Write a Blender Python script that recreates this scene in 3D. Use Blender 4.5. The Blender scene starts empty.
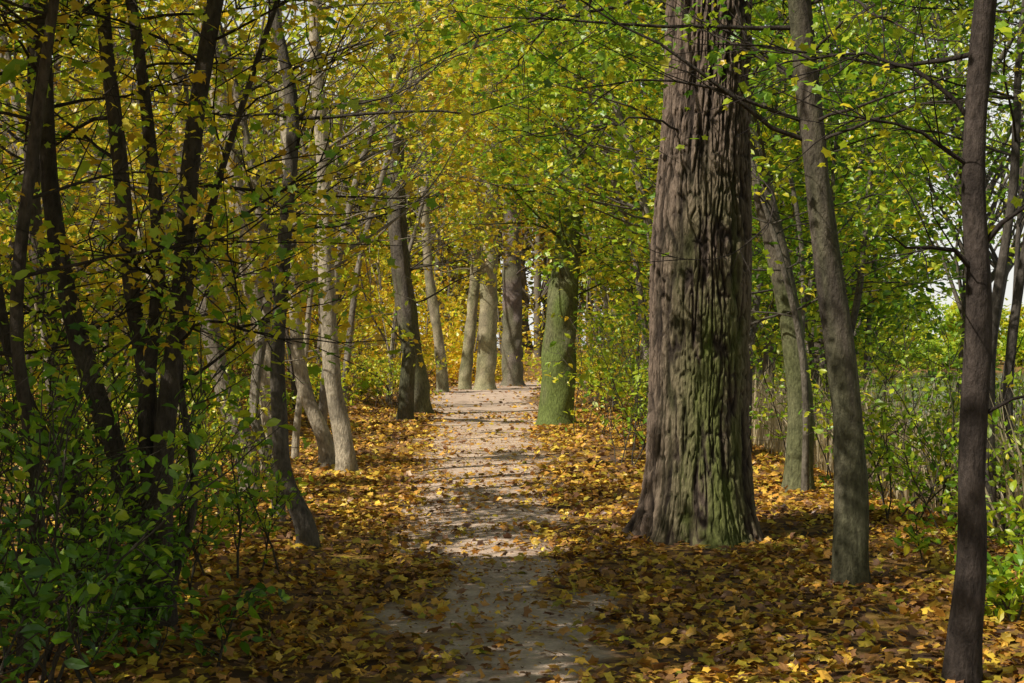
import bpy, math, random
import numpy as np
from mathutils import Vector
rng = np.random.default_rng(7)
sc = bpy.context.scene
D = Vector((-.60, -.37, .71)).normalized()   # towards the sun

# ------------------------------------------------------------ helpers
def ss(a, b, x):
    t = np.clip((np.asarray(x, float) - a) / (b - a), 0, 1)
    return t * t * (3 - 2 * t)
TAB = rng.random((256, 256))
def vnoise(x, y, px=None):
    x = np.asarray(x, float); y = np.asarray(y, float)
    xi = np.floor(x).astype(int); yi = np.floor(y).astype(int)
    fx = x - xi; fy = y - yi
    fx = fx * fx * (3 - 2 * fx); fy = fy * fy * (3 - 2 * fy)
    x1 = xi + 1
    if px: xi = xi % px; x1 = x1 % px
    a = TAB[xi % 256, yi % 256]; b = TAB[x1 % 256, yi % 256]
    c = TAB[xi % 256, (yi + 1) % 256]; d = TAB[x1 % 256, (yi + 1) % 256]
    return (a * (1 - fx) + b * fx) * (1 - fy) + (c * (1 - fx) + d * fx) * fy
def pathx(y):
    return np.interp(y, [-10, 6, 11, 16, 22, 30, 42, 53, 60, 80], [0.0, 0.0, -0.20, -.28, -.48, -0.55, -1.0, -0.75, .1, 7])
def pathw(y):
    return np.interp(y, [-8, 8, 14, 30, 55], [.42, .42, .62, 1.15, 1.9])
def dirtmask(x, y):
    d = np.abs(x - pathx(y)) + ((vnoise(x * 1.4 + 5, y * .9 + 5) - .5) * .5 + (vnoise(x * 4 + 15, y * 3 + 25) - .5) * .4)
    w = pathw(y)
    return 1 - ss(w * .45, w * 1.6, d)
def terrain(x, y):
    x = np.asarray(x, float); y = np.asarray(y, float)
    z = 0.9 * ss(-2.7, -7.5, x) + 1.4 * ss(-8, -28, x)
    z = z - 1.9 * ss(3.0, 9.5, x) * (1 - ss(165, 190, y))
    z = z + 1.6 * ss(70, 110, y) * (1 - ss(10, 24, x))
    off = ss(0.7, 2.0, np.abs(x - pathx(y)))
    z = z + off * (0.10 * (vnoise(x * .8 + 40, y * .8 + 40) - .3) + 0.04 * (vnoise(x * 3 + 40, y * 3 + 40) - .5)) + 0.03 * (vnoise(x * 1.3 + 9, y * .6 + 70) - .5)
    return z
def gaps(P):
    """True where leaves stay; gaps are cut along sun rays to place sunlight"""
    P = np.atleast_2d(P)
    t = P[:, 2] / D.z
    gx = P[:, 0] - D.x * t; gy = P[:, 1] - D.y * t
    n = .5 * vnoise(gx * .95 + 100, gy * .8 + 100) + .5 * vnoise(gx * 2.8 + 50, gy * 2.2 + 20)
    th = .66 + 0 * gx
    lane = (1 - ss(2.2, 4.2, np.abs(gx - pathx(gy) - .2))) * ss(11.0, 13.5, gy)
    th = th - .23 * lane - .12 * lane * ss(17, 26, gy)
    end = ss(36, 46, gy) * (1 - ss(10, 15, np.abs(gx)))
    th = th - .16 * end * (1 - lane)
    th = th - .12 * ((gx > 1.4) & (gx < 6.5) & (gy > 10.9) & (gy < 15.5))
    near = 1 - ss(7.6, 10.6, gy)
    th = th + .13 * near
    far = P[:, 1] > 9.5
    inside = (P[:, 2] < 2.6 + .265 * P[:, 1]) & (np.abs(P[:, 0]) < .375 * P[:, 1] + 1.6)  # foliage outside the camera view is cut away to let sun in
    return (n < th) & (inside | ~far)

PC = np.array([(.05, .14, .012), (.22, .44, .02), (.64, .76, .035), (.98, .80, .035), (.95, .58, .03), (.35, .17, .06)])
LC = np.array([(.045, .11, .012), (.10, .20, .014), (.34, .40, .020), (.90, .62, .07), (.76, .37, .06), (.27, .135, .07)])
def palette(h, C=PC):
    k = [0, .35, .6, .8, 1.0, 1.25]
    return np.stack([np.interp(h, k, C[:, i]) for i in range(3)], -1)

class Acc:
    def __init__(s): s.v = []; s.f = []; s.c = []; s.m = []; s.n = 0
    def add(s, v, f, c, m):
        s.v.append(v); s.f.append(f + s.n); s.c.append(c); s.m.append(np.full(len(f), m, np.int32)); s.n += len(v)
    def finish(s, name, mats):
        v = np.concatenate(s.v).astype(np.float32); f = np.concatenate(s.f).astype(np.int32)
        c = np.concatenate(s.c).astype(np.float32); m = np.concatenate(s.m)
        me = bpy.data.meshes.new(name)
        me.vertices.add(len(v)); me.vertices.foreach_set('co', v.ravel())
        me.loops.add(len(f) * 3); me.loops.foreach_set('vertex_index', f.ravel())
        me.polygons.add(len(f)); me.polygons.foreach_set('loop_start', np.arange(0, len(f) * 3, 3, dtype=np.int32))
        me.polygons.foreach_set('material_index', m)
        me.polygons.foreach_set('use_smooth', (m == 0))
        for mt in mats: me.materials.append(mt)
        me.update(calc_edges=True)
        a = me.color_attributes.new('Col', 'FLOAT_COLOR', 'POINT')
        c4 = np.ones((len(v), 4), np.float32); c4[:, :3] = c
        a.data.foreach_set('color', c4.ravel())
        ob = bpy.data.objects.new(name, me); sc.collection.objects.link(ob)
        return ob

def polar(l):
    return np.array([(r * math.cos(math.radians(a)), r * math.sin(math.radians(a))) for a, r in l])
def mk_tmpl(o, curl, fold):
    o = np.vstack([[0, 0], o]); r2 = (o ** 2).sum(1)
    z = -curl * r2 + fold * np.abs(o[:, 0])
    v = np.column_stack([o, z]); n = len(o) - 1
    f = np.array([(0, i + 1, (i + 1) % n + 1) for i in range(n)])
    return v, f
MAPLE = mk_tmpl(polar([(-90, .25), (-35, .68), (2, .58), (35, .92), (60, .66), (90, 1.0), (120, .66), (145, .92), (178, .58), (215, .68)]), .22, .15)
OVAL = mk_tmpl(np.array([(0, -.8), (.45, -.3), (.4, .35), (0, .95), (-.4, .35), (-.45, -.3)]), .12, .25)
DIA = (np.array([(0, -.75, 0), (.55, .05, .12), (0, .85, -.1), (-.55, .05, .12)]), np.array([(0, 1, 2), (0, 2, 3)]))

def leaves(acc, P, size, col, tm, tilt=.6, mat=1, cull=True):
    if cull and len(P):
        k = gaps(P) | (P[:, 2] < 1.3); P = P[k]; size = size[k]; col = col[k]
    N = len(P)
    if N == 0: return
    nrm = rng.normal(size=(N, 3)) * tilt; nrm[:, 2] += 1
    nrm /= np.linalg.norm(nrm, axis=1)[:, None]
    t = rng.normal(size=(N, 3)); t -= (t * nrm).sum(1)[:, None] * nrm
    t /= np.linalg.norm(t, axis=1)[:, None]
    b = np.cross(nrm, t)
    V, F = tm
    curl = rng.uniform(.2, 2.6, (N, 1)); asp = rng.uniform(.7, 1.1, (N, 1))
    W = P[:, None, :] + size[:, None, None] * ((V[:, 0] * asp)[:, :, None] * t[:, None, :] + V[None, :, 1, None] * b[:, None, :] + (V[:, 2] * curl)[:, :, None] * nrm[:, None, :])
    nv = len(V)
    f = (F[None] + (np.arange(N) * nv)[:, None, None]).reshape(-1, 3)
    acc.add(W.reshape(-1, 3), f, np.repeat(col, nv, axis=0), mat)

def catmull(P, R, step):
    P = np.asarray(P, float); R = np.asarray(R, float)
    d = np.r_[0, np.cumsum(np.linalg.norm(np.diff(P, axis=0), axis=1))]
    n = max(3, int(d[-1] / step) + 1)
    T = np.gradient(P, d, axis=0)
    u = np.linspace(0, d[-1], n); k = np.clip(np.searchsorted(d, u, side='right') - 1, 0, len(d) - 2)
    h = d[k + 1] - d[k]; t = ((u - d[k]) / h)[:, None]; h = h[:, None]
    Q = (2*t**3-3*t**2+1)*P[k] + (t**3-2*t**2+t)*h*T[k] + (-2*t**3+3*t**2)*P[k+1] + (t**3-t**2)*h*T[k+1]
    return Q, np.interp(u, d, R)

def tube(acc, P, R, n, col, rough=0, colfn=None, dispfn=None):
    T = np.gradient(P, axis=0); T /= np.linalg.norm(T, axis=1)[:, None] + 1e-9
    m = np.abs(T.mean(0)); ref = np.array([0, 1., 0]) if m[2] > .6 or m[0] > m[1] else np.array([1., 0, 0])
    A = np.cross(T, ref); A /= np.linalg.norm(A, axis=1)[:, None] + 1e-9
    B = np.cross(T, A)
    th = np.linspace(0, 2 * math.pi, n, endpoint=False)
    rr = R[:, None] * np.ones((1, n))
    if rough:
        sd = rng.uniform(0, 200)
        rr = rr * (1 + rough * (vnoise(np.cos(th)[None] * 1.3 + sd + 3, P[:, 2:3] * 3 + np.sin(th)[None] * 1.3 + 20) - .5))
    if dispfn is not None: rr = rr + dispfn(th[None] + 0 * rr, P[:, 2:3] + 0 * rr)
    V = P[:, None] + rr[..., None] * (np.cos(th)[None, :, None] * A[:, None] + np.sin(th)[None, :, None] * B[:, None])
    k = len(P); i = np.arange(k - 1)[:, None]; j = np.arange(n)[None]; j1 = (j + 1) % n
    a = i * n + j; b = i * n + j1; c = (i + 1) * n + j1; d = (i + 1) * n + j
    F = np.concatenate([np.stack([a, b, c], -1).reshape(-1, 3), np.stack([a, c, d], -1).reshape(-1, 3)])
    V = V.reshape(-1, 3)
    if colfn is not None: C = colfn(V, np.tile(th, k))
    else: C = np.tile(col, (len(V), 1))
    acc.add(V, F, C, 0)

def bend(p, d, L, n, wob, up):
    P = [p]; d = d / np.linalg.norm(d)
    for i in range(n):
        d = d + rng.normal(size=3) * wob + np.array([0, 0, up]); d /= np.linalg.norm(d)
        P.append(P[-1] + d * L / n)
    return np.array(P), d

def side_dir(d, ang):
    r = rng.normal(size=3); r[2] *= .45; r -= r.dot(d) * d; r /= np.linalg.norm(r) + 1e-9
    return d * math.cos(ang) + r * math.sin(ang)

def limb(acc, P, r, col, pts, ntw, tl, nleaf, spread, r_end=.003):
    if nleaf > 3 and P[-1, 2] > 1.8 and not gaps(P[2:]).any(): return
    R = np.linspace(r, r_end, len(P))
    tube(acc, P, R, 6 if r > .02 else 5, col)
    for k in range(ntw):
        u = rng.uniform(.25, 1); f = u * (len(P) - 1); i = min(int(f), len(P) - 2)
        p = P[i] + (P[i + 1] - P[i]) * (f - i); d = P[i + 1] - P[i]; d = d / np.linalg.norm(d)
        Q, _ = bend(p, side_dir(d, rng.uniform(.5, 1.1)), tl * rng.uniform(.5, 1.2) * (1.3 - .6 * u), 4, .16, .02)
        if Q[2, 2] > 1.6 and nleaf > 3 and not (gaps(Q[2:3])[0] or gaps(Q[4:5])[0]): continue
        tube(acc, Q, np.linspace(max(r * .22, .004), .0015, 5), 4, col)
        nl = rng.poisson(nleaf)
        if nl:
            w = rng.uniform(.15, 1.05, nl) * 4; ii = np.clip(w.astype(int), 0, 3)
            pp = Q[ii] + (Q[ii + 1] - Q[ii]) * (w - ii)[:, None]
            pts.append(pp + rng.normal(size=(nl, 3)) * np.array([spread, spread, spread * .55]))

def leafcol(n, hue, sd):
    h = np.clip(hue + rng.normal(size=n) * sd, 0, 1.15)
    return palette(h) * rng.uniform(.78, 1.02, (n, 1))

def tree(name, pts, rad, bark=(.16, .13, .10), H=9., nb=22, t0=2.0, L=2.6, ntw=7, tl=.9, nleaf=14, hue=.55, sd=.16,
         lsize=.062, tm=None, tilt=.65, spread=.13, moss=0., extra=(), updir=.35, acc=None, sides=14, bias=None, flare=.22):
    own = acc is None
    if own: acc = Acc()
    P = np.array(pts, float); R = list(rad)
    if P[0][1] > 9.5: H = min(H, 3.6 + .27 * P[0][1])
    d = P[-1] - P[-2]; d /= np.linalg.norm(d); d[2] = max(d[2], .6)
    if H > P[-1][2] + .5:
        Q, _ = bend(P[-1], d, (H - P[-1][2]), 4, .10, .12)
        P = np.vstack([P, Q[1:]]); R += list(np.linspace(R[-1] * .85, .012, 4))
    P0 = P[0].copy(); P0[2] = terrain(P0[0], P0[1]) - .25
    P = np.vstack([P0, P]); R = [R[0] * 1.1] + R
    P[1][2] = max(P[1][2], terrain(P[1][0], P[1][1]) + .12)
    Pc, Rc = catmull(P, R, .12)
    Rc = Rc * .90
    bark = np.array(bark); sdn = rng.uniform(0, 99)
    zb = P0[2]
    def cf(V, th):
        n = vnoise(V[:, 0] * 9 + sdn + V[:, 1] * 7, V[:, 2] * 5 + 30)
        c = bark[None] * (.6 + .8 * n)[:, None]
        if moss > 0:
            m = moss * ss(.25, .75, vnoise(th * 1.3 + sdn, V[:, 2] * 1.7 + 11) + .5 * (1 - ss(zb, zb + 4, V[:, 2])) - .1)
            c = c * (1 - m[:, None]) + np.array([.13, .18, .035]) * m[:, None]
        return c
    Rc = Rc * (1 + flare * np.exp(-np.maximum(Pc[:, 2] - zb - .25, 0) / .14))
    tube(acc, Pc, Rc, sides, bark, rough=.28, colfn=cf)
    lp = []
    for _ in range(nb):
        zz = rng.uniform(t0, H * .97); i = int(np.argmin(np.abs(Pc[:, 2] - zz)))
        az = rng.uniform(0, 2 * math.pi); q = (zz - t0) / max(H - t0, .1)
        if bias is not None and rng.random() < .5: az = bias + rng.normal() * .5
        el = rng.uniform(.0, .5) + updir * q
        dd = np.array([math.cos(az) * math.cos(el), math.sin(az) * math.cos(el), math.sin(el)])
        LL = L * rng.uniform(.5, 1.15) * (1 - .45 * q)
        B, _ = bend(Pc[i], dd, LL, 7, .13, .01)
        limb(acc, B, min(Rc[i] * .35, .005 + .006 * LL), bark * .6, lp, ntw, tl, nleaf, spread)
    for e in extra:
        B, rr = catmull(np.array(e[0], float), np.linspace(e[1], .006, len(e[0])), .12)
        B = B + rng.normal(size=B.shape) * .008
        limb(acc, B, e[1], bark * .6, lp, e[2], tl * .8, e[3], spread)
    if lp:
        lp = np.concatenate(lp); n = len(lp)
        clump = (vnoise(lp[:, 0] * 1.1 + 50, lp[:, 2] * 1.1 + lp[:, 1] + 50) - .5) * .4
        leaves(acc, lp, lsize * rng.uniform(.5, 1.2, n), leafcol(n, hue + clump, sd), tm or MAPLE, tilt)
    if own: return acc.finish(name, [M_bark, M_leaf])

# ------------------------------------------------------------ materials
def newmat(name):
    m = bpy.data.materials.new(name); m.use_nodes = True
    nt = m.node_tree; nt.nodes.clear()
    return m, nt, nt.nodes, nt.links
def leafmat(name, trans, gloss=.06):
    m, nt, N, L = newmat(name)
    a = N.new('ShaderNodeAttribute'); a.attribute_name = 'Col'
    d = N.new('ShaderNodeBsdfDiffuse'); t = N.new('ShaderNodeBsdfTranslucent'); mx = N.new('ShaderNodeMixShader')
    g = N.new('ShaderNodeBsdfGlossy'); g.inputs['Roughness'].default_value = .42; m2 = N.new('ShaderNodeMixShader')
    o = N.new('ShaderNodeOutputMaterial')
    L.new(a.outputs['Color'], d.inputs['Color']); L.new(a.outputs['Color'], t.inputs['Color'])
    mx.inputs[0].default_value = trans; L.new(d.outputs[0], mx.inputs[1]); L.new(t.outputs[0], mx.inputs[2])
    m2.inputs[0].default_value = gloss; L.new(mx.outputs[0], m2.inputs[1]); L.new(g.outputs[0], m2.inputs[2])
    L.new(m2.outputs[0], o.inputs[0])
    return m
M_leaf = leafmat('leaf_blade', .5, .05)
M_litter = leafmat('fallen_leaf', .12, .05)
def barkmat(name, sc_xy, sc_z, bump, lo=.45, hi=1.35):
    m, nt, N, L = newmat(name)
    a = N.new('ShaderNodeAttribute'); a.attribute_name = 'Col'
    tc = N.new('ShaderNodeTexCoord'); mp = N.new('ShaderNodeMapping'); mp.inputs['Scale'].default_value = (sc_xy, sc_xy, sc_z)
    L.new(tc.outputs['Object'], mp.inputs[0])
    n1 = N.new('ShaderNodeTexNoise'); n1.inputs['Scale'].default_value = 1; n1.inputs['Detail'].default_value = 6; n1.inputs['Roughness'].default_value = .65
    L.new(mp.outputs[0], n1.inputs['Vector'])
    r = N.new('ShaderNodeMapRange'); r.inputs[1].default_value = .3; r.inputs[2].default_value = .68; r.inputs[3].default_value = lo; r.inputs[4].default_value = hi
    L.new(n1.outputs['Fac'], r.inputs[0])
    mu = N.new('ShaderNodeVectorMath'); mu.operation = 'SCALE'; L.new(a.outputs['Color'], mu.inputs[0]); L.new(r.outputs[0], mu.inputs['Scale'])
    b = N.new('ShaderNodeBump'); b.inputs['Strength'].default_value = .9; b.inputs['Distance'].default_value = bump
    L.new(n1.outputs['Fac'], b.inputs['Height'])
    p = N.new('ShaderNodeBsdfPrincipled'); p.inputs['Roughness'].default_value = .9; p.inputs['Specular IOR Level'].default_value = .2
    L.new(mu.outputs[0], p.inputs['Base Color']); L.new(b.outputs[0], p.inputs['Normal'])
    o = N.new('ShaderNodeOutputMaterial'); L.new(p.outputs[0], o.inputs[0])
    return m
M_bark = barkmat('tree_bark', 34, 14, .035)
M_oak = barkmat('furrowed_oak_bark', 60, 16, .03, .6, 1.3)

def groundmat():
    """leaf litter that gives way to trodden dirt where the Col attribute says so"""
    m, nt, N, L = newmat('leaf_litter_and_dirt')
    tc = N.new('ShaderNodeTexCoord')
    n0 = N.new('ShaderNodeTexNoise'); n0.inputs['Scale'].default_value = 6; n0.inputs['Detail'].default_value = 3
    L.new(tc.outputs['Object'], n0.inputs['Vector'])
    mixv = N.new('ShaderNodeMixRGB'); mixv.inputs[0].default_value = .12
    L.new(tc.outputs['Object'], mixv.inputs[1]); L.new(n0.outputs['Color'], mixv.inputs[2])
    v = N.new('ShaderNodeTexVoronoi'); v.inputs['Scale'].default_value = 12; L.new(mixv.outputs[0], v.inputs['Vector'])
    sep = N.new('ShaderNodeSeparateColor'); L.new(v.outputs['Color'], sep.inputs[0])
    cr = N.new('ShaderNodeValToRGB'); e = cr.color_ramp.elements
    e[0].position = 0; e[0].color = (.06, .038, .024, 1); e[1].position = 1; e[1].color = (.62, .41, .07, 1)
    for p_, c_ in ((.3, (.16, .08, .04, 1)), (.55, (.38, .20, .06, 1)), (.8, (.54, .31, .06, 1))):
        q = cr.color_ramp.elements.new(p_); q.color = c_
    L.new(sep.outputs[0], cr.inputs[0])
    n2 = N.new('ShaderNodeTexNoise'); n2.inputs['Scale'].default_value = .9; n2.inputs['Detail'].default_value = 8
    L.new(tc.outputs['Object'], n2.inputs['Vector'])
    r = N.new('ShaderNodeMapRange'); r.inputs[1].default_value = .35; r.inputs[2].default_value = .65; r.inputs[3].default_value = .3; r.inputs[4].default_value = .9
    L.new(n2.outputs['Fac'], r.inputs[0])
    mx = N.new('ShaderNodeMixRGB'); mx.inputs[1].default_value = (.10, .065, .045, 1); L.new(r.outputs[0], mx.inputs[0]); L.new(cr.outputs[0], mx.inputs[2])
    n3 = N.new('ShaderNodeTexNoise'); n3.inputs['Scale'].default_value = 2.6; n3.inputs['Detail'].default_value = 10; n3.inputs['Roughness'].default_value = .7
    n4 = N.new('ShaderNodeTexNoise'); n4.inputs['Scale'].default_value = 45; n4.inputs['Detail'].default_value = 5; n4.inputs['Roughness'].default_value = .7
    L.new(tc.outputs['Object'], n3.inputs['Vector']); L.new(tc.outputs['Object'], n4.inputs['Vector'])
    c3 = N.new('ShaderNodeValToRGB'); e = c3.color_ramp.elements
    e[0].position = .28; e[0].color = (.36, .245, .17, 1); e[1].position = .66; e[1].color = (.84, .65, .50, 1)
    L.new(n3.outputs['Fac'], c3.inputs[0])
    r4 = N.new('ShaderNodeMapRange'); r4.inputs[1].default_value = .3; r4.inputs[2].default_value = .7; r4.inputs[3].default_value = .65; r4.inputs[4].default_value = 1.12
    L.new(n4.outputs['Fac'], r4.inputs[0])
    mu = N.new('ShaderNodeVectorMath'); mu.operation = 'SCALE'; L.new(c3.outputs[0], mu.inputs[0]); L.new(r4.outputs[0], mu.inputs['Scale'])
    at = N.new('ShaderNodeAttribute'); at.attribute_name = 'Col'; sa = N.new('ShaderNodeSeparateColor'); L.new(at.outputs['Color'], sa.inputs[0])
    ad = N.new('ShaderNodeMath'); ad.operation = 'ADD'; L.new(sa.outputs[0], ad.inputs[0]); L.new(n3.outputs['Fac'], ad.inputs[1])
    rb = N.new('ShaderNodeMapRange'); rb.inputs[1].default_value = .75; rb.inputs[2].default_value = 1.3; L.new(ad.outputs[0], rb.inputs[0])
    fm = N.new('ShaderNodeMixRGB'); L.new(rb.outputs[0], fm.inputs[0]); L.new(mx.outputs[0], fm.inputs[1]); L.new(mu.outputs[0], fm.inputs[2])
    b = N.new('ShaderNodeBump'); b.inputs['Strength'].default_value = .5; b.inputs['Distance'].default_value = .02; L.new(n4.outputs['Fac'], b.inputs['Height'])
    p = N.new('ShaderNodeBsdfPrincipled'); p.inputs['Roughness'].default_value = .95; p.inputs['Specular IOR Level'].default_value = .15
    L.new(fm.outputs[0], p.inputs['Base Color']); L.new(b.outputs[0], p.inputs['Normal'])
    o = N.new('ShaderNodeOutputMaterial'); L.new(p.outputs[0], o.inputs[0])
    return m
def watermat():
    m, nt, N, L = newmat('lake_water')
    tc = N.new('ShaderNodeTexCoord'); n = N.new('ShaderNodeTexNoise'); n.inputs['Scale'].default_value = 2.5; n.inputs['Detail'].default_value = 4
    L.new(tc.outputs['Object'], n.inputs['Vector'])
    b = N.new('ShaderNodeBump'); b.inputs['Strength'].default_value = .25; b.inputs['Distance'].default_value = .05; L.new(n.outputs['Fac'], b.inputs['Height'])
    p = N.new('ShaderNodeBsdfPrincipled'); p.inputs['Base Color'].default_value = (.05, .07, .06, 1); p.inputs['Roughness'].default_value = .12
    L.new(b.outputs[0], p.inputs['Normal'])
    o = N.new('ShaderNodeOutputMaterial'); L.new(p.outputs[0], o.inputs[0])
    return m

# ------------------------------------------------------------ ground, path, lake
def grid(name, X, Y, Z, mat, mask=None):
    nx, ny = X.shape
    V = np.stack([X, Y, Z], -1).reshape(-1, 3)
    i = np.arange(nx - 1)[:, None]; j = np.arange(ny - 1)[None]
    a = i * ny + j; b = (i + 1) * ny + j; c = b + 1; d = a + 1
    F = np.concatenate([np.stack([a, b, c], -1).reshape(-1, 3), np.stack([a, c, d], -1).reshape(-1, 3)])
    C = np.zeros((len(V), 3))
    if mask is not None: C[:] = mask.reshape(-1, 1)
    A = Acc(); A.add(V, F, C, 0)
    return A.finish(name, [mat])
out = np.geomspace(.3, 600, 60)
xs = np.r_[-8 - out[::-1], np.linspace(-8, 10, 180), 10 + out]
ys = np.r_[-12 - out[::-1], np.linspace(-12, 72, 480), 72 + out * 2.5]
X, Y = np.meshgrid(xs, ys, indexing='ij')
G = groundmat()
bed = .03 * (1 - ss(.55, .85, np.abs(X - pathx(Y)) / (pathw(Y) * 1.15))) * ((Y > -8) & (Y < 65))
grid('ground', X, Y, terrain(X, Y) - bed, G, dirtmask(X, Y) * (Y < 72))
yy = np.linspace(-8, 66, 560); uu = np.linspace(-1, 1, 29)
U, YY = np.meshgrid(uu, yy, indexing='ij')
XX = pathx(YY) + U * pathw(YY) * 1.15
grid('dirt_path', XX, YY, terrain(XX, YY) + .012 - .05 * np.abs(U) ** 8, G, dirtmask(XX, YY))
lx = np.array([5.5, 40, 400, 900.]); ly = np.array([-200., 0, 60, 120, 182]); X, Y = np.meshgrid(lx, ly, indexing='ij')
grid('lake_water', X, Y, 0 * X - 1.25, watermat())

# ------------------------------------------------------------ fallen leaves
A = Acc()
def litter(n, xr, yr, sz, tm, onpath=.12, rel=False):
    x = rng.uniform(*xr, n * 2); y = rng.uniform(*yr, n * 2)
    if rel: x = x + pathx(y)
    pr = onpath + (1 - onpath) * (1 - dirtmask(x, y)) ** 1.3
    pr *= .35 + .65 * ss(.25, .6, vnoise(x * 1.6 + 60, y * 1.6 + 30))
    k = rng.random(len(x)) < pr; x = x[k][:n]; y = y[k][:n]; N = len(x)
    z = terrain(x, y) + rng.uniform(.012, .045, N) * (.5 if rel else 1)
    h = np.clip(rng.choice([.78, .9, 1.02, 1.22], N, p=[.24, .20, .26, .30]) + rng.normal(size=N) * .06, .55, 1.25)
    c = palette(h, LC) * rng.uniform(.45, 1.1, (N, 1))
    leaves(A, np.column_stack([x, y, z]), sz * rng.uniform(.45, 1.15, N), c, tm, .38, 1, cull=False)
litter(40000, (-4, 5), (3, 16), .050, MAPLE, .16)
litter(30000, (-7, 6), (14, 34), .066, MAPLE, .16)
litter(24000, (-16, 7), (30, 75), .10, OVAL, .08)
litter(12000, (-14, -4), (6, 32), .08, OVAL)
litter(14000, (-1.3, 1.3), (4, 26), .02, OVAL, .9, True)
A.finish('fallen_leaves', [M_bark, M_litter])

# ------------------------------------------------------------ the big oak
def oak():
    A = Acc()
    P = [(1.46, 11.2, -.3), (1.47, 11.2, .25), (1.47, 11.2, 1.0), (1.49, 11.2, 2.2), (1.53, 11.2, 3.4), (1.57, 11.2, 4.6), (1.6, 11.2, 6.5), (1.7, 11.3, 8.5)]
    R = [.45, .43, .41, .395, .36, .33, .30, .2]
    Pc, Rc = catmull(P, R, .012)
    W2 = 2 * math.pi
    def furrow(th, z):
        u = th / W2
        wv = .5 * (vnoise(u * 14, z * 2.1 + 9, 14) - .5)
        a = vnoise(u * 66 + 2 * wv, z * 2.3 + 30, 66)
        a2 = vnoise(u * 104 + 2.5 * wv, z * 6.5 + 80, 104)
        b = vnoise(u * 200, z * 30 + 60, 200)
        f = ss(.0, .36, np.abs(2 * a - 1)) * (.3 + .7 * ss(.0, .32, np.abs(2 * a2 - 1)))
        return f * .70 + .30 * b
    def disp(th, z):
        fl = np.exp(-np.maximum(z + .05, 0) / .22)
        return -.040 * (1 - furrow(th, z)) + fl * (.11 + .12 * np.maximum(0, np.cos(3 * th + .6)) + .06 * np.cos(7 * th + 1)) + .03 * (vnoise(th * 5 / W2, z * .9 + 3, 5) - .5)
    def cf(V, th):
        z = V[:, 2]; f = furrow(th, z)
        c = np.array([.022, .016, .012])[None] * (1 - f[:, None]) + np.array([.28, .205, .155])[None] * f[:, None] ** 1.5
        ang = np.exp(-(((np.arctan2(V[:, 1] - 11.2, V[:, 0] - 1.48) + math.pi / 2 - .2 + math.pi) % W2 - math.pi) / .8) ** 2)
        m = ang * (1 - ss(1.4, 3.4, z)) * ss(.3, .62, vnoise(th * 5 + 7, z * 2.6 + 5) * .6 + f * .45) * .75
        return c * (1 - m[:, None]) + np.array([.14, .175, .03])[None] * m[:, None]
    tube(A, Pc, Rc, 460, None, colfn=cf, dispfn=disp)
    lp = []; bk = np.array([.07, .055, .045])
    for i in range(26):
        zz = rng.uniform(4.6, 8.4); az = rng.uniform(-2.4, 2.4); el = rng.uniform(.1, .7)
        B, _ = bend(np.array([1.55, 11.2, zz]), np.array([math.cos(az) * math.cos(el), math.sin(az) * math.cos(el), math.sin(el)]), rng.uniform(2.5, 4.6), 9, .14, 0)
        limb(A, B, .05, bk, lp, 12, 1.1, 10, .13)
    ex = [([(1.35, 11.0, 4.4), (.7, 10.4, 4.0), (.0, 9.8, 3.75), (-.7, 9.3, 3.3)], .018, 18, 10),
          ([(1.3, 11.0, 3.2), (1.0, 10.7, 3.25), (.5, 10.2, 3.05), (-.1, 9.7, 3.0)], .010, 12, 8),
          ([(1.3, 11.1, 4.6), (.5, 11.8, 4.4), (-.3, 12.6, 4.2), (-1.2, 13.2, 3.9)], .02, 22, 14),
          ([(1.3, 11.2, 4.7), (.6, 12.6, 4.7), (.0, 14.2, 4.3), (-.4, 15.6, 4.1)], .02, 22, 15),
          ([(1.3, 11.3, 4.9), (1.0, 13, 5.0), (.6, 15, 4.9), (.3, 17, 4.6)], .02, 22, 15),
          ([(1.3, 11.3, 5.3), (.6, 13, 5.4), (-.4, 15, 5.4), (-1.3, 17, 5.0)], .02, 24, 15),
          ([(1.7, 11.0, 4.6), (2.2, 10.0, 4.1), (2.5, 9.2, 3.6), (2.9, 8.6, 3.3)], .02, 16, 8),
          ([(1.85, 11.0, 2.9), (1.95, 10.6, 2.6), (1.6, 10.2, 2.2), (1.0, 9.9, 2.15)], .007, 6, 1)]
    for e in ex:
        B, rr = catmull(np.array(e[0]), [1] * 4, .12); B = B + rng.normal(size=B.shape) * .01
        limb(A, B, e[1], bk, lp, e[2], .7, e[3], .1)
    lp = np.concatenate(lp); n = len(lp)
    leaves(A, lp, .052 * rng.uniform(.55, 1.2, n), leafcol(n, .50, .16), MAPLE, .65)
    A.finish('oak_tree', [M_oak, M_leaf])
oak()

GREY = (.24, .205, .16); DARK = (.10, .078, .06); TAN = (.40, .34, .245); MOSSY = (.16, .16, .08)
def T(y, xz): return [(x, y, z) for x, z in xz]
tree('maple_tree', T(14.7, [(2.95, 0), (2.98, .98), (2.82, 2.12), (2.62, 3.05), (2.41, 4.08), (2.2, 5.1)]), [.16, .14, .125, .12, .11, .10], (.15, .125, .09), hue=.45, moss=.4, t0=2.6, nb=28)
tree('maple_tree', T(8.9, [(2.12, 0), (2.12, .81), (2.05, 1.5), (1.96, 2.13), (1.88, 2.88), (1.80, 3.69)]), [.125, .108, .10, .095, .09, .085], (.11, .088, .07), H=8, hue=.45, moss=.2, t0=2.7, nb=26, L=2.2, lsize=.048,
     extra=[([(1.9, 8.9, 2.8), (2.2, 8.7, 2.9), (2.6, 8.5, 3.0), (3.0, 8.4, 3.0)], .012, 8, 8)])
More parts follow.
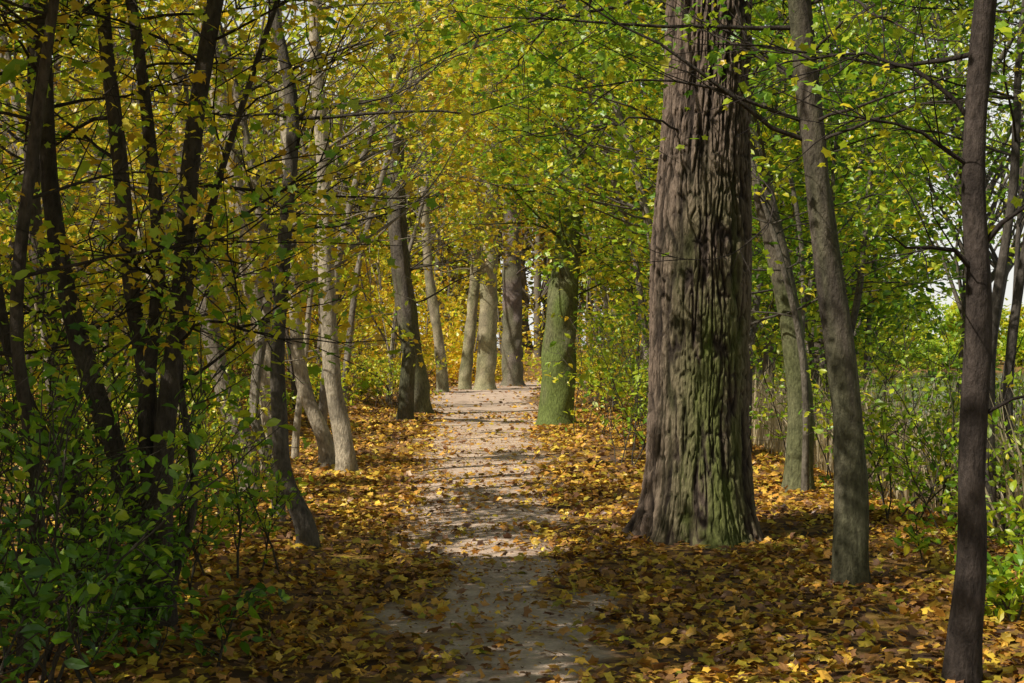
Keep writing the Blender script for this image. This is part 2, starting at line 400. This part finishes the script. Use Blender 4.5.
tree('maple_tree', T(6.27, [(1.98, 0), (2.02, .57), (2.03, 1.1), (2.06, 1.72), (2.04, 2.25), (2.09, 3.04)]), [.08, .07, .066, .062, .06, .055], (.065, .05, .042), H=5.5, hue=.45, t0=2.75, nb=14, L=1.5, nleaf=8, lsize=.038,
     extra=[([(2.04, 6.27, 1.85), (1.9, 6.2, 1.95), (1.72, 6.1, 1.93), (1.58, 6.0, 2.0)], .014, 4, 0),
            ([(2.04, 6.27, 2.3), (1.85, 6.25, 2.42), (1.65, 6.2, 2.5), (1.4, 6.1, 2.52)], .012, 8, 4),
            ([(2.06, 6.27, 1.95), (2.2, 6.2, 2.1), (2.35, 6.1, 2.15)], .016, 5, 2),
            ([(2.06, 6.27, 1.2), (2.2, 6.2, 1.3), (2.45, 6.1, 1.32)], .010, 6, 4),
            ([(2.04, 6.27, 2.5), (1.8, 6.3, 2.75), (1.5, 6.5, 2.85), (1.1, 6.8, 2.8)], .012, 12, 7)])
tree('linden_tree', T(28.4, [(.90, 0), (.94, 1.5), (1.06, 2.9), (1.2, 4.5), (1.3, 6.5)]), [.40, .37, .32, .25, .2], MOSSY, H=12, nb=66, t0=2.4, L=3.4, ntw=8, nleaf=17, hue=.55, moss=.75, lsize=.085, sides=28)
for y, xz, r, bk, hu in ((59, [(.04, 0), (.0, 2.5), (.0, 5.7), (-.1, 9)], [.5, .45, .42, .35], (.19, .15, .13), .86),
                     (53, [(-1.0, 0), (-.9, 2), (-.85, 4.5), (-.8, 8)], [.42, .38, .34, .3], (.36, .31, .2), .80),
                     (54, [(-1.80, 0), (-1.6, 2), (-1.4, 4.5), (-1.3, 8)], [.27, .24, .22, .2], (.36, .31, .2), .82),
                     (50, [(-2.45, 0), (-2.6, 2), (-2.9, 4.0), (-3.1, 8)], [.23, .20, .18, .16], (.33, .28, .19), .78)):
    tree('linden_tree', T(y, xz), r, bk, H=16, nb=66, t0=4.4, L=4.4, tl=1.5, nleaf=17, hue=hu, moss=.3, lsize=.15, tm=OVAL, spread=.3, sides=20)
tree('linden_tree', T(33, [(-2.16, 0), (-2.35, 1.7), (-2.6, 3.6), (-2.7, 7)], ), [.31, .27, .24, .2], (.13, .11, .08), H=11, nb=56, t0=1.8, L=3, hue=.64, lsize=.085, moss=.3, bias=0)
tree('linden_tree', T(30, [(-2.25, 0), (-2.15, 1.7), (-2.35, 3.3), (-2.5, 7)], ), [.2, .16, .14, .1], (.12, .10, .08), H=9, nb=42, t0=1.4, L=2.2, hue=.6, lsize=.08, moss=.2)
for x, y, b, hu in ((2.3, 20.5, 3.14, .54), (2.5, 25.5, 3.14, .58), (-3.0, 22.5, 0, .70), (-3.2, 27, 0, .72), (2.6, 36, 3.14, .62), (-3.3, 38, 0, .74)):
    s = -1 if b else 1
    tree('maple_tree', [(x, y, 0), (x + .1 * s, y, 1.6), (x + .35 * s, y, 3.4), (x + .8 * s, y, 5.0)], [.08, .07, .06, .055], GREY, H=8 + .1 * y, hue=hu, t0=3.2, nb=44, L=3.0, nleaf=16, lsize=.075, bias=b)

LH = .71
tree('maple_tree', T(17, [(-1.97, 0), (-2.11, .9), (-2.2, 2.1), (-2.27, 3.9), (-2.35, 5.7)]), [.13, .115, .105, .095, .08], TAN, hue=LH, t0=2.4, nb=36, H=8, bias=.2)
tree('maple_tree', T(18.3, [(-2.38, 0), (-2.7, 1.1), (-2.8, 2.15), (-2.9, 4.1)]), [.11, .10, .09, .08], TAN, hue=LH, t0=2.2, nb=32, H=7.5, bias=.2)
tree('maple_tree', T(10.7, [(-1.55, 0), (-1.7, .52), (-1.76, 1.1), (-1.72, 2.25), (-1.66, 3.4), (-1.8, 4.1)]), [.09, .075, .066, .06, .052, .045], (.13, .11, .085), H=7.5, hue=.64, t0=2.2, nb=28, L=1.9, lsize=.052)
tree('maple_tree', T(15, [(-2.45, .1), (-2.62, 1.5), (-2.9, 3.1), (-3.15, 4.5)]), [.13, .115, .11, .1], TAN, hue=LH, t0=2.2, nb=34, H=7.5, bias=.2)
tree('maple_tree', T(13.6, [(-2.5, .1), (-2.85, 1.5), (-3.05, 2.7), (-3.2, 4.3)]), [.12, .105, .10, .085], GREY, hue=.76, t0=2.0, nb=34, H=7.5)
tree('maple_tree', T(12.2, [(-2.0, 0), (-2.2, .9), (-2.1, 2.0), (-2.3, 3.4)]), [.06, .05, .045, .04], GREY, H=6.5, hue=.70, t0=1.9, nb=26, L=1.7, lsize=.055)
for x, y in ((-3.7, 11.6), (-4.4, 13.8), (-3.9, 17.0), (-5.6, 17.5)):
    tree('maple_tree', [(x, y, .2), (x - .1, y, 1.6), (x - .3, y, 3.2)], [.05, .045, .04], GREY, H=8, hue=.71, t0=1.9, nb=40, L=2.2, lsize=.056)
A = Acc()
for st, r in (([(-1.90, .0), (-2.04, .88), (-2.27, 1.6), (-2.40, 2.28), (-2.46, 3.3)], .056), ([(-1.86, 0), (-1.88, 1.1), (-1.98, 1.76), (-2.06, 2.54), (-2.14, 3.3)], .05),
              ([(-1.80, 0), (-1.80, 1.05), (-1.72, 1.7), (-1.66, 2.5), (-1.54, 3.3)], .058), ([(-1.86, 0), (-1.90, 1.25), (-1.84, 1.95), (-1.90, 2.7), (-1.98, 3.3)], .042),
              ([(-1.95, 0), (-2.25, .7), (-2.6, 1.5), (-2.75, 2.6)], .04), ([(-1.83, 0), (-1.7, .7), (-1.78, 1.4), (-1.6, 2.3), (-1.35, 3.1)], .022)):
    yj = 7.4 + rng.uniform(-.15, .25)
    tree('x', T(yj, st), list(np.linspace(r * 1.15, r * .8, len(st))), (.085, .068, .053), H=6.5, nb=14, t0=1.3, L=1.25, nleaf=17, hue=.60, sd=.2, lsize=.04, acc=A)
A.finish('multi_stem_maple_tree', [M_bark, M_leaf])
tree('maple_tree', T(6.6, [(-2.25, 0), (-2.2, .8), (-2.3, 1.6), (-2.2, 2.6)]), [.045, .04, .035, .03], DARK, H=5.5, hue=.52, t0=.9, nb=22, L=1.2, nleaf=16, lsize=.038)
tree('maple_tree', T(9.5, [(-2.9, .1), (-3.0, 1.2), (-3.2, 2.4), (-3.2, 3.6)]), [.08, .07, .06, .055], DARK, H=6.5, hue=.66, t0=1.3, nb=30, L=1.8, lsize=.05)

for i in range(42):
    y = rng.uniform(12, 48); x = -rng.uniform(2.8, 3.0 + .26 * y)
    z0 = float(terrain(x, y)); H = min(rng.uniform(5, 10), 1.1 * abs(x) + 2.5); lean = rng.uniform(-.9, .3)
    r = rng.uniform(.02, .06)
    tree('maple_sapling', [(x, y, z0), (x + lean * .3 + rng.normal() * .15, y + rng.normal() * .1, z0 + 1.3), (x + lean, y + rng.normal() * .35, z0 + 2.6)], [r, r * .85, r * .7], TAN if rng.random() < .5 else DARK,
         H=H, nb=22, t0=z0 + rng.uniform(.9, 1.8), L=2.0, ntw=6, nleaf=15, hue=rng.uniform(.57, .84), lsize=.058 if y < 20 else .085, tm=MAPLE if y < 22 else OVAL, sides=9)
for i in range(32):
    y = rng.uniform(14, 46); x = rng.uniform(.6 + .06 * y, .6 + .23 * y)
    if abs(x - .9) < .9: x += 1.2
    z0 = float(terrain(x, y)); H = rng.uniform(6, 10); r = rng.uniform(.03, .09)
    tree('hornbeam_tree', [(x, y, z0), (x + rng.normal() * .12, y, z0 + 1.3), (x + rng.normal() * .3, y, z0 + 3)], [r, r * .85, r * .7], (.15, .13, .10),
         H=H, nb=24, t0=z0 + rng.uniform(1.2, 2.6), L=2.2, nleaf=15, hue=rng.uniform(.38, .56), lsize=.065 if y < 20 else .09, tm=OVAL, sides=9)
for x, y in ((4.4, 12.6), (5.6, 15.5), (6.5, 19), (4.9, 10.4), (3.9, 11.6)):
    z0 = float(terrain(x, y))
    tree('hornbeam_tree', [(x, y, z0), (x, y, z0 + 1.5), (x + .2, y, z0 + 3)], [.06, .05, .04], (.1, .085, .07), H=7.5, nb=30, t0=3.0, L=2.2, nleaf=15, hue=.46, lsize=.055, tm=OVAL, sides=9)

def shrub(name, x, y, H, n, hue, lsize=.042, spread=.6, nleaf=8, tm=OVAL, bark=(.09, .075, .055)):
    A = Acc(); lp = []; z0 = float(terrain(x, y)) - .05
    for i in range(n):
        d = np.array([rng.normal() * .35, rng.normal() * .35, 1.]); p = np.array([x + rng.normal() * spread * .4, y + rng.normal() * spread * .4, z0])
        B, _ = bend(p, d, H * rng.uniform(.6, 1.15), 8, .12, .02)
        limb(A, B, .009, np.array(bark), lp, 9, H * .38, nleaf, .06, .003)
    if not lp: return
    lp = np.concatenate(lp); m = len(lp)
    leaves(A, lp, lsize * rng.uniform(.5, 1.25, m), leafcol(m, hue, .14), tm, .75)
    A.finish(name, [M_bark, M_leaf])
for x, y, H, n, hu in ((-1.9, 5.9, 1.0, 9, .22), (-1.55, 6.5, .6, 6, .25), (-2.3, 6.9, 1.6, 12, .33), (-2.0, 5.0, .9, 8, .18), (-1.8, 7.6, .9, 8, .34), (-2.6, 8.2, 1.9, 12, .46),
                       (-2.35, 6.0, 1.9, 9, .38), (-2.7, 7.3, 2.2, 11, .45),
                       (-2.1, 9.2, .9, 8, .45), (-2.9, 10.5, 1.9, 12, .56), (-2.5, 11.8, 1.2, 8, .56), (-3.6, 9.0, 2.3, 14, .56), (-3.2, 13, 1.6, 10, .62)):
    shrub('undergrowth_shrub', x, y, H, n, hu)
for i in range(22):
    y = rng.uniform(14, 44); x = -rng.uniform(2.8, 3 + .2 * y)
    shrub('undergrowth_shrub', x, y, rng.uniform(.8, 2.0), 8, rng.uniform(.52, .84), .06)
for x, y, H, n, hu in ((1.5, 18, 1.9, 7, .5), (1.9, 20.5, 2.4, 8, .52), (1.75, 24, 2.4, 9, .56), (2.4, 17, 2.0, 8, .45), (2.6, 22, 2.6, 10, .5), (2.2, 33, 2.6, 10, .6), (2.6, 42, 3, 10, .65), (1.6, 36, 2, 8, .65),
                       (3.3, 12.2, 1.1, 8, .45), (4.0, 11.5, 1.2, 8, .45), (3.9, 13.8, 1.6, 9, .45), (3.2, 9.6, .6, 6, .48), (3.6, 16, 2.0, 10, .48), (4.8, 14.5, 1.5, 8, .48), (5.4, 18, 1.6, 9, .5),
                       (4.6, 19, 2.2, 10, .48), (3.4, 8.2, .6, 5, .45), (2.9, 7.4, .5, 6, .48), (6.4, 20, 2.2, 11, .5), (7.8, 23, 2.4, 12, .52), (7.0, 17.5, 1.9, 10, .5), (9.2, 26.5, 2.6, 12, .55),
                       (4.4, 13.0, 1.9, 9, .5), (5.2, 15.2, 2.2, 10, .5)):
    shrub('undergrowth_shrub', x, y, H, n, hu, .048 if y < 20 else .07)
A = Acc(); n = 14000
x = rng.uniform(3.9, 9.5, n); y = rng.uniform(9.5, 36, n); z = terrain(x, y); h = rng.uniform(.5, 1.6, n)
a = rng.uniform(0, 6.28, n); w = .009
dx = np.cos(a) * w; dy = np.sin(a) * w; lx_ = rng.normal(size=n) * .25; ly_ = rng.normal(size=n) * .25
V = np.stack([np.stack([x - dx, y - dy, z - .05], -1), np.stack([x + dx, y + dy, z - .05], -1), np.stack([x + lx_ * .4 + dx, y + ly_ * .4 + dy, z + h * .6], -1), np.stack([x + lx_ * .4 - dx, y + ly_ * .4 - dy, z + h * .6], -1), np.stack([x + lx_, y + ly_, z + h], -1)], 1)
F = np.array([(0, 1, 2), (0, 2, 3), (3, 2, 4)])[None] + (np.arange(n) * 5)[:, None, None]
c = np.array([.72, .60, .38])[None] * rng.uniform(.5, 1.2, (n, 1))
A.add(V.reshape(-1, 3), F.reshape(-1, 3), np.repeat(c, 5, 0), 1)
A.finish('reeds', [M_bark, M_leaf])

# ------------------------------------------------------------ masses of further trees
def mass(A, x, y, H, Rr, hue, ls, ncl, per, base=.25, tr=.15, bark=(.19, .16, .12), tm=DIA):
    z0 = float(terrain(x, y))
    P, _ = bend(np.array([x, y, z0 - .2]), np.array([0, 0, 1.]), H * .85, 7, .08, .05)
    tube(A, P, np.linspace(tr, .03, 8), 8, np.array(bark))
    u = rng.normal(size=(ncl, 3)); u /= np.linalg.norm(u, axis=1)[:, None]; u *= rng.uniform(.3, 1, (ncl, 1)) ** .6
    C = np.array([x, y, z0 + H * (base + 1) / 2]) + u * np.array([Rr, Rr, H * (1 - base) / 2])
    for c in C[::2]:
        zz = z0 + max(.15 * H, (c[2] - z0) * .65); q = P[int(np.argmin(np.abs(P[:, 2] - zz)))]
        mid = (q + c) / 2 + rng.normal(size=3) * .2
        tube(A, np.array([q, mid, c]), np.array([tr * .35, tr * .2, .01]), 4, np.array(bark) * .7)
    pts = np.repeat(C, per, 0) + rng.normal(size=(ncl * per, 3)) * np.array([.75, .75, .38]) * Rr * .3
    hh = hue + np.repeat(rng.normal(size=ncl) * .08, per)
    leaves(A, pts, ls * rng.uniform(.5, 1.2, len(pts)), leafcol(len(pts), hh, .1), tm, .7)
A = Acc()
for i in range(110):
    y = rng.uniform(20, 120); x = -rng.uniform(5 + .04 * y, .38 * y + 2)
    Hm = min(rng.uniform(8, 20), 4 + .27 * y)
    if y < 36 and abs(x) < 7: Hm = min(Hm, 5)
    if 52 < y < 92: Hm = min(Hm, 7) if rng.random() < .6 else Hm
    mass(A, x, y, Hm, min(3.2, max(1.6, Hm * .3)), rng.uniform(.58, .84), .16 if y < 50 else .24, 28, 40, base=.04, tr=.12)
for i in range(80):
    y = rng.uniform(92, 135); x = rng.uniform(-24, 20)
    mass(A, x, y, rng.uniform(20, 33), rng.uniform(3.8, 5.4), rng.uniform(.62, .84), .34, 50, 46, base=.0, tr=.28)
for i in range(80):
    y = rng.uniform(62, 92); x = rng.uniform(-18, 12)
    if abs(x - pathx(y)) < 1.8 and y < 70: continue
    mass(A, x, y, rng.uniform(2.5, 4 + .16 * (y - 60)), rng.uniform(1.5, 2.4), rng.uniform(.72, .96), .18, 20, 38, base=-.1, tr=.05)
A.finish('autumn_woodland', [M_bark, M_leaf])
A = Acc()
for i in range(36):
    y = rng.uniform(28, 80); x = rng.uniform(.08 * y + 1, .22 * y + 1)
    mass(A, x, y, rng.uniform(11, 20), rng.uniform(2, 3), rng.uniform(.46, .64), .16, 32, 50, base=.1)
for x, y in ((9, 28), (11, 33), (13, 41), (7.5, 22)):
    mass(A, x, y, 11, 2.5, .5, .12, 24, 40, base=.5)
A.finish('lakeside_woodland', [M_bark, M_leaf])
A = Acc()
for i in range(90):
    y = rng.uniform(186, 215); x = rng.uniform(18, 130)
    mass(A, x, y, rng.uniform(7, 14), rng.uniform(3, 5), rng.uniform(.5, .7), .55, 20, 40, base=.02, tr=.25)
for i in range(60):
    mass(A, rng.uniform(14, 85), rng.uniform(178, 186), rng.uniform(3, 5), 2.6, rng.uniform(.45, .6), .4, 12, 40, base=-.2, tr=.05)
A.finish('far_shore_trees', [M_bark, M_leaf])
A = Acc()  # unseen trees added beside and behind the camera to shade the foreground
for x, y, H, hu in ((-5.2, 1.5, 9, .6), (-5.6, 4.6, 9, .6), (-6, 7.0, 8, .65), (-8.2, 3, 11, .6), (-4.6, -2, 9, .6), (-8, -1.5, 11, .6), (-3.9, 3.4, 7, .5), (-4.6, 6.2, 6, .5),
                    (3.6, .5, 9, .45), (5.6, 4.2, 9, .45), (6.8, 8, 9, .45), (2.4, -3.5, 9, .5), (-1.5, -3.5, 9, .5), (7.5, 0, 10, .5), (5, -5, 10, .5), (4.6, 6.5, 7, .45), (0, -.5, 9, .5)):
    b = .34 if x != 0 else .5
    mass(A, x, y, H, 2.3, hu, .10, 32, 80, base=b, tm=OVAL, tr=.12)
A.finish('unseen_shade_trees', [M_bark, M_leaf])

# ------------------------------------------------------------ light, sky, camera
w = bpy.data.worlds.new('World'); sc.world = w; w.use_nodes = True
nt = w.node_tree; nt.nodes.clear(); N = nt.nodes; L = nt.links
sky = N.new('ShaderNodeTexSky'); sky.sky_type = 'NISHITA'; sky.sun_disc = False
sky.sun_elevation = math.asin(D.z); sky.sun_rotation = math.atan2(D.x, D.y); sky.dust_density = 1.5; sky.air_density = 1.0
tc = N.new('ShaderNodeTexCoord'); sp = N.new('ShaderNodeSeparateXYZ'); L.new(tc.outputs['Generated'], sp.inputs[0])
hz = N.new('ShaderNodeMapRange'); hz.interpolation_type = 'SMOOTHSTEP'
hz.inputs[1].default_value = .14; hz.inputs[2].default_value = .38; hz.inputs[3].default_value = .92; hz.inputs[4].default_value = 0
L.new(sp.outputs['Z'], hz.inputs[0])
mx = N.new('ShaderNodeMixRGB'); mx.inputs[2].default_value = (14.4, 14.4, 13.6, 1)
L.new(hz.outputs[0], mx.inputs[0]); L.new(sky.outputs[0], mx.inputs[1])
bg = N.new('ShaderNodeBackground'); bg.inputs['Strength'].default_value = .066
ow = N.new('ShaderNodeOutputWorld'); L.new(mx.outputs[0], bg.inputs[0]); L.new(bg.outputs[0], ow.inputs[0])
l = bpy.data.lights.new('sun', 'SUN'); l.energy = 5; l.angle = math.radians(.5); l.color = (1, .94, .83)
lo = bpy.data.objects.new('sun', l); sc.collection.objects.link(lo); lo.rotation_euler = D.to_track_quat('Z', 'Y').to_euler()
cam = bpy.data.cameras.new('camera'); cam.lens = 50; cam.sensor_width = 36; cam.clip_end = 2500; cam.clip_start = .05
co = bpy.data.objects.new('camera', cam); sc.collection.objects.link(co)
co.location = (0, 0, 1.5); co.rotation_euler = (math.radians(90.34), 0, 0); sc.camera = co
sc.view_settings.view_transform = 'Standard'; sc.view_settings.look = 'None'; sc.view_settings.exposure = 0
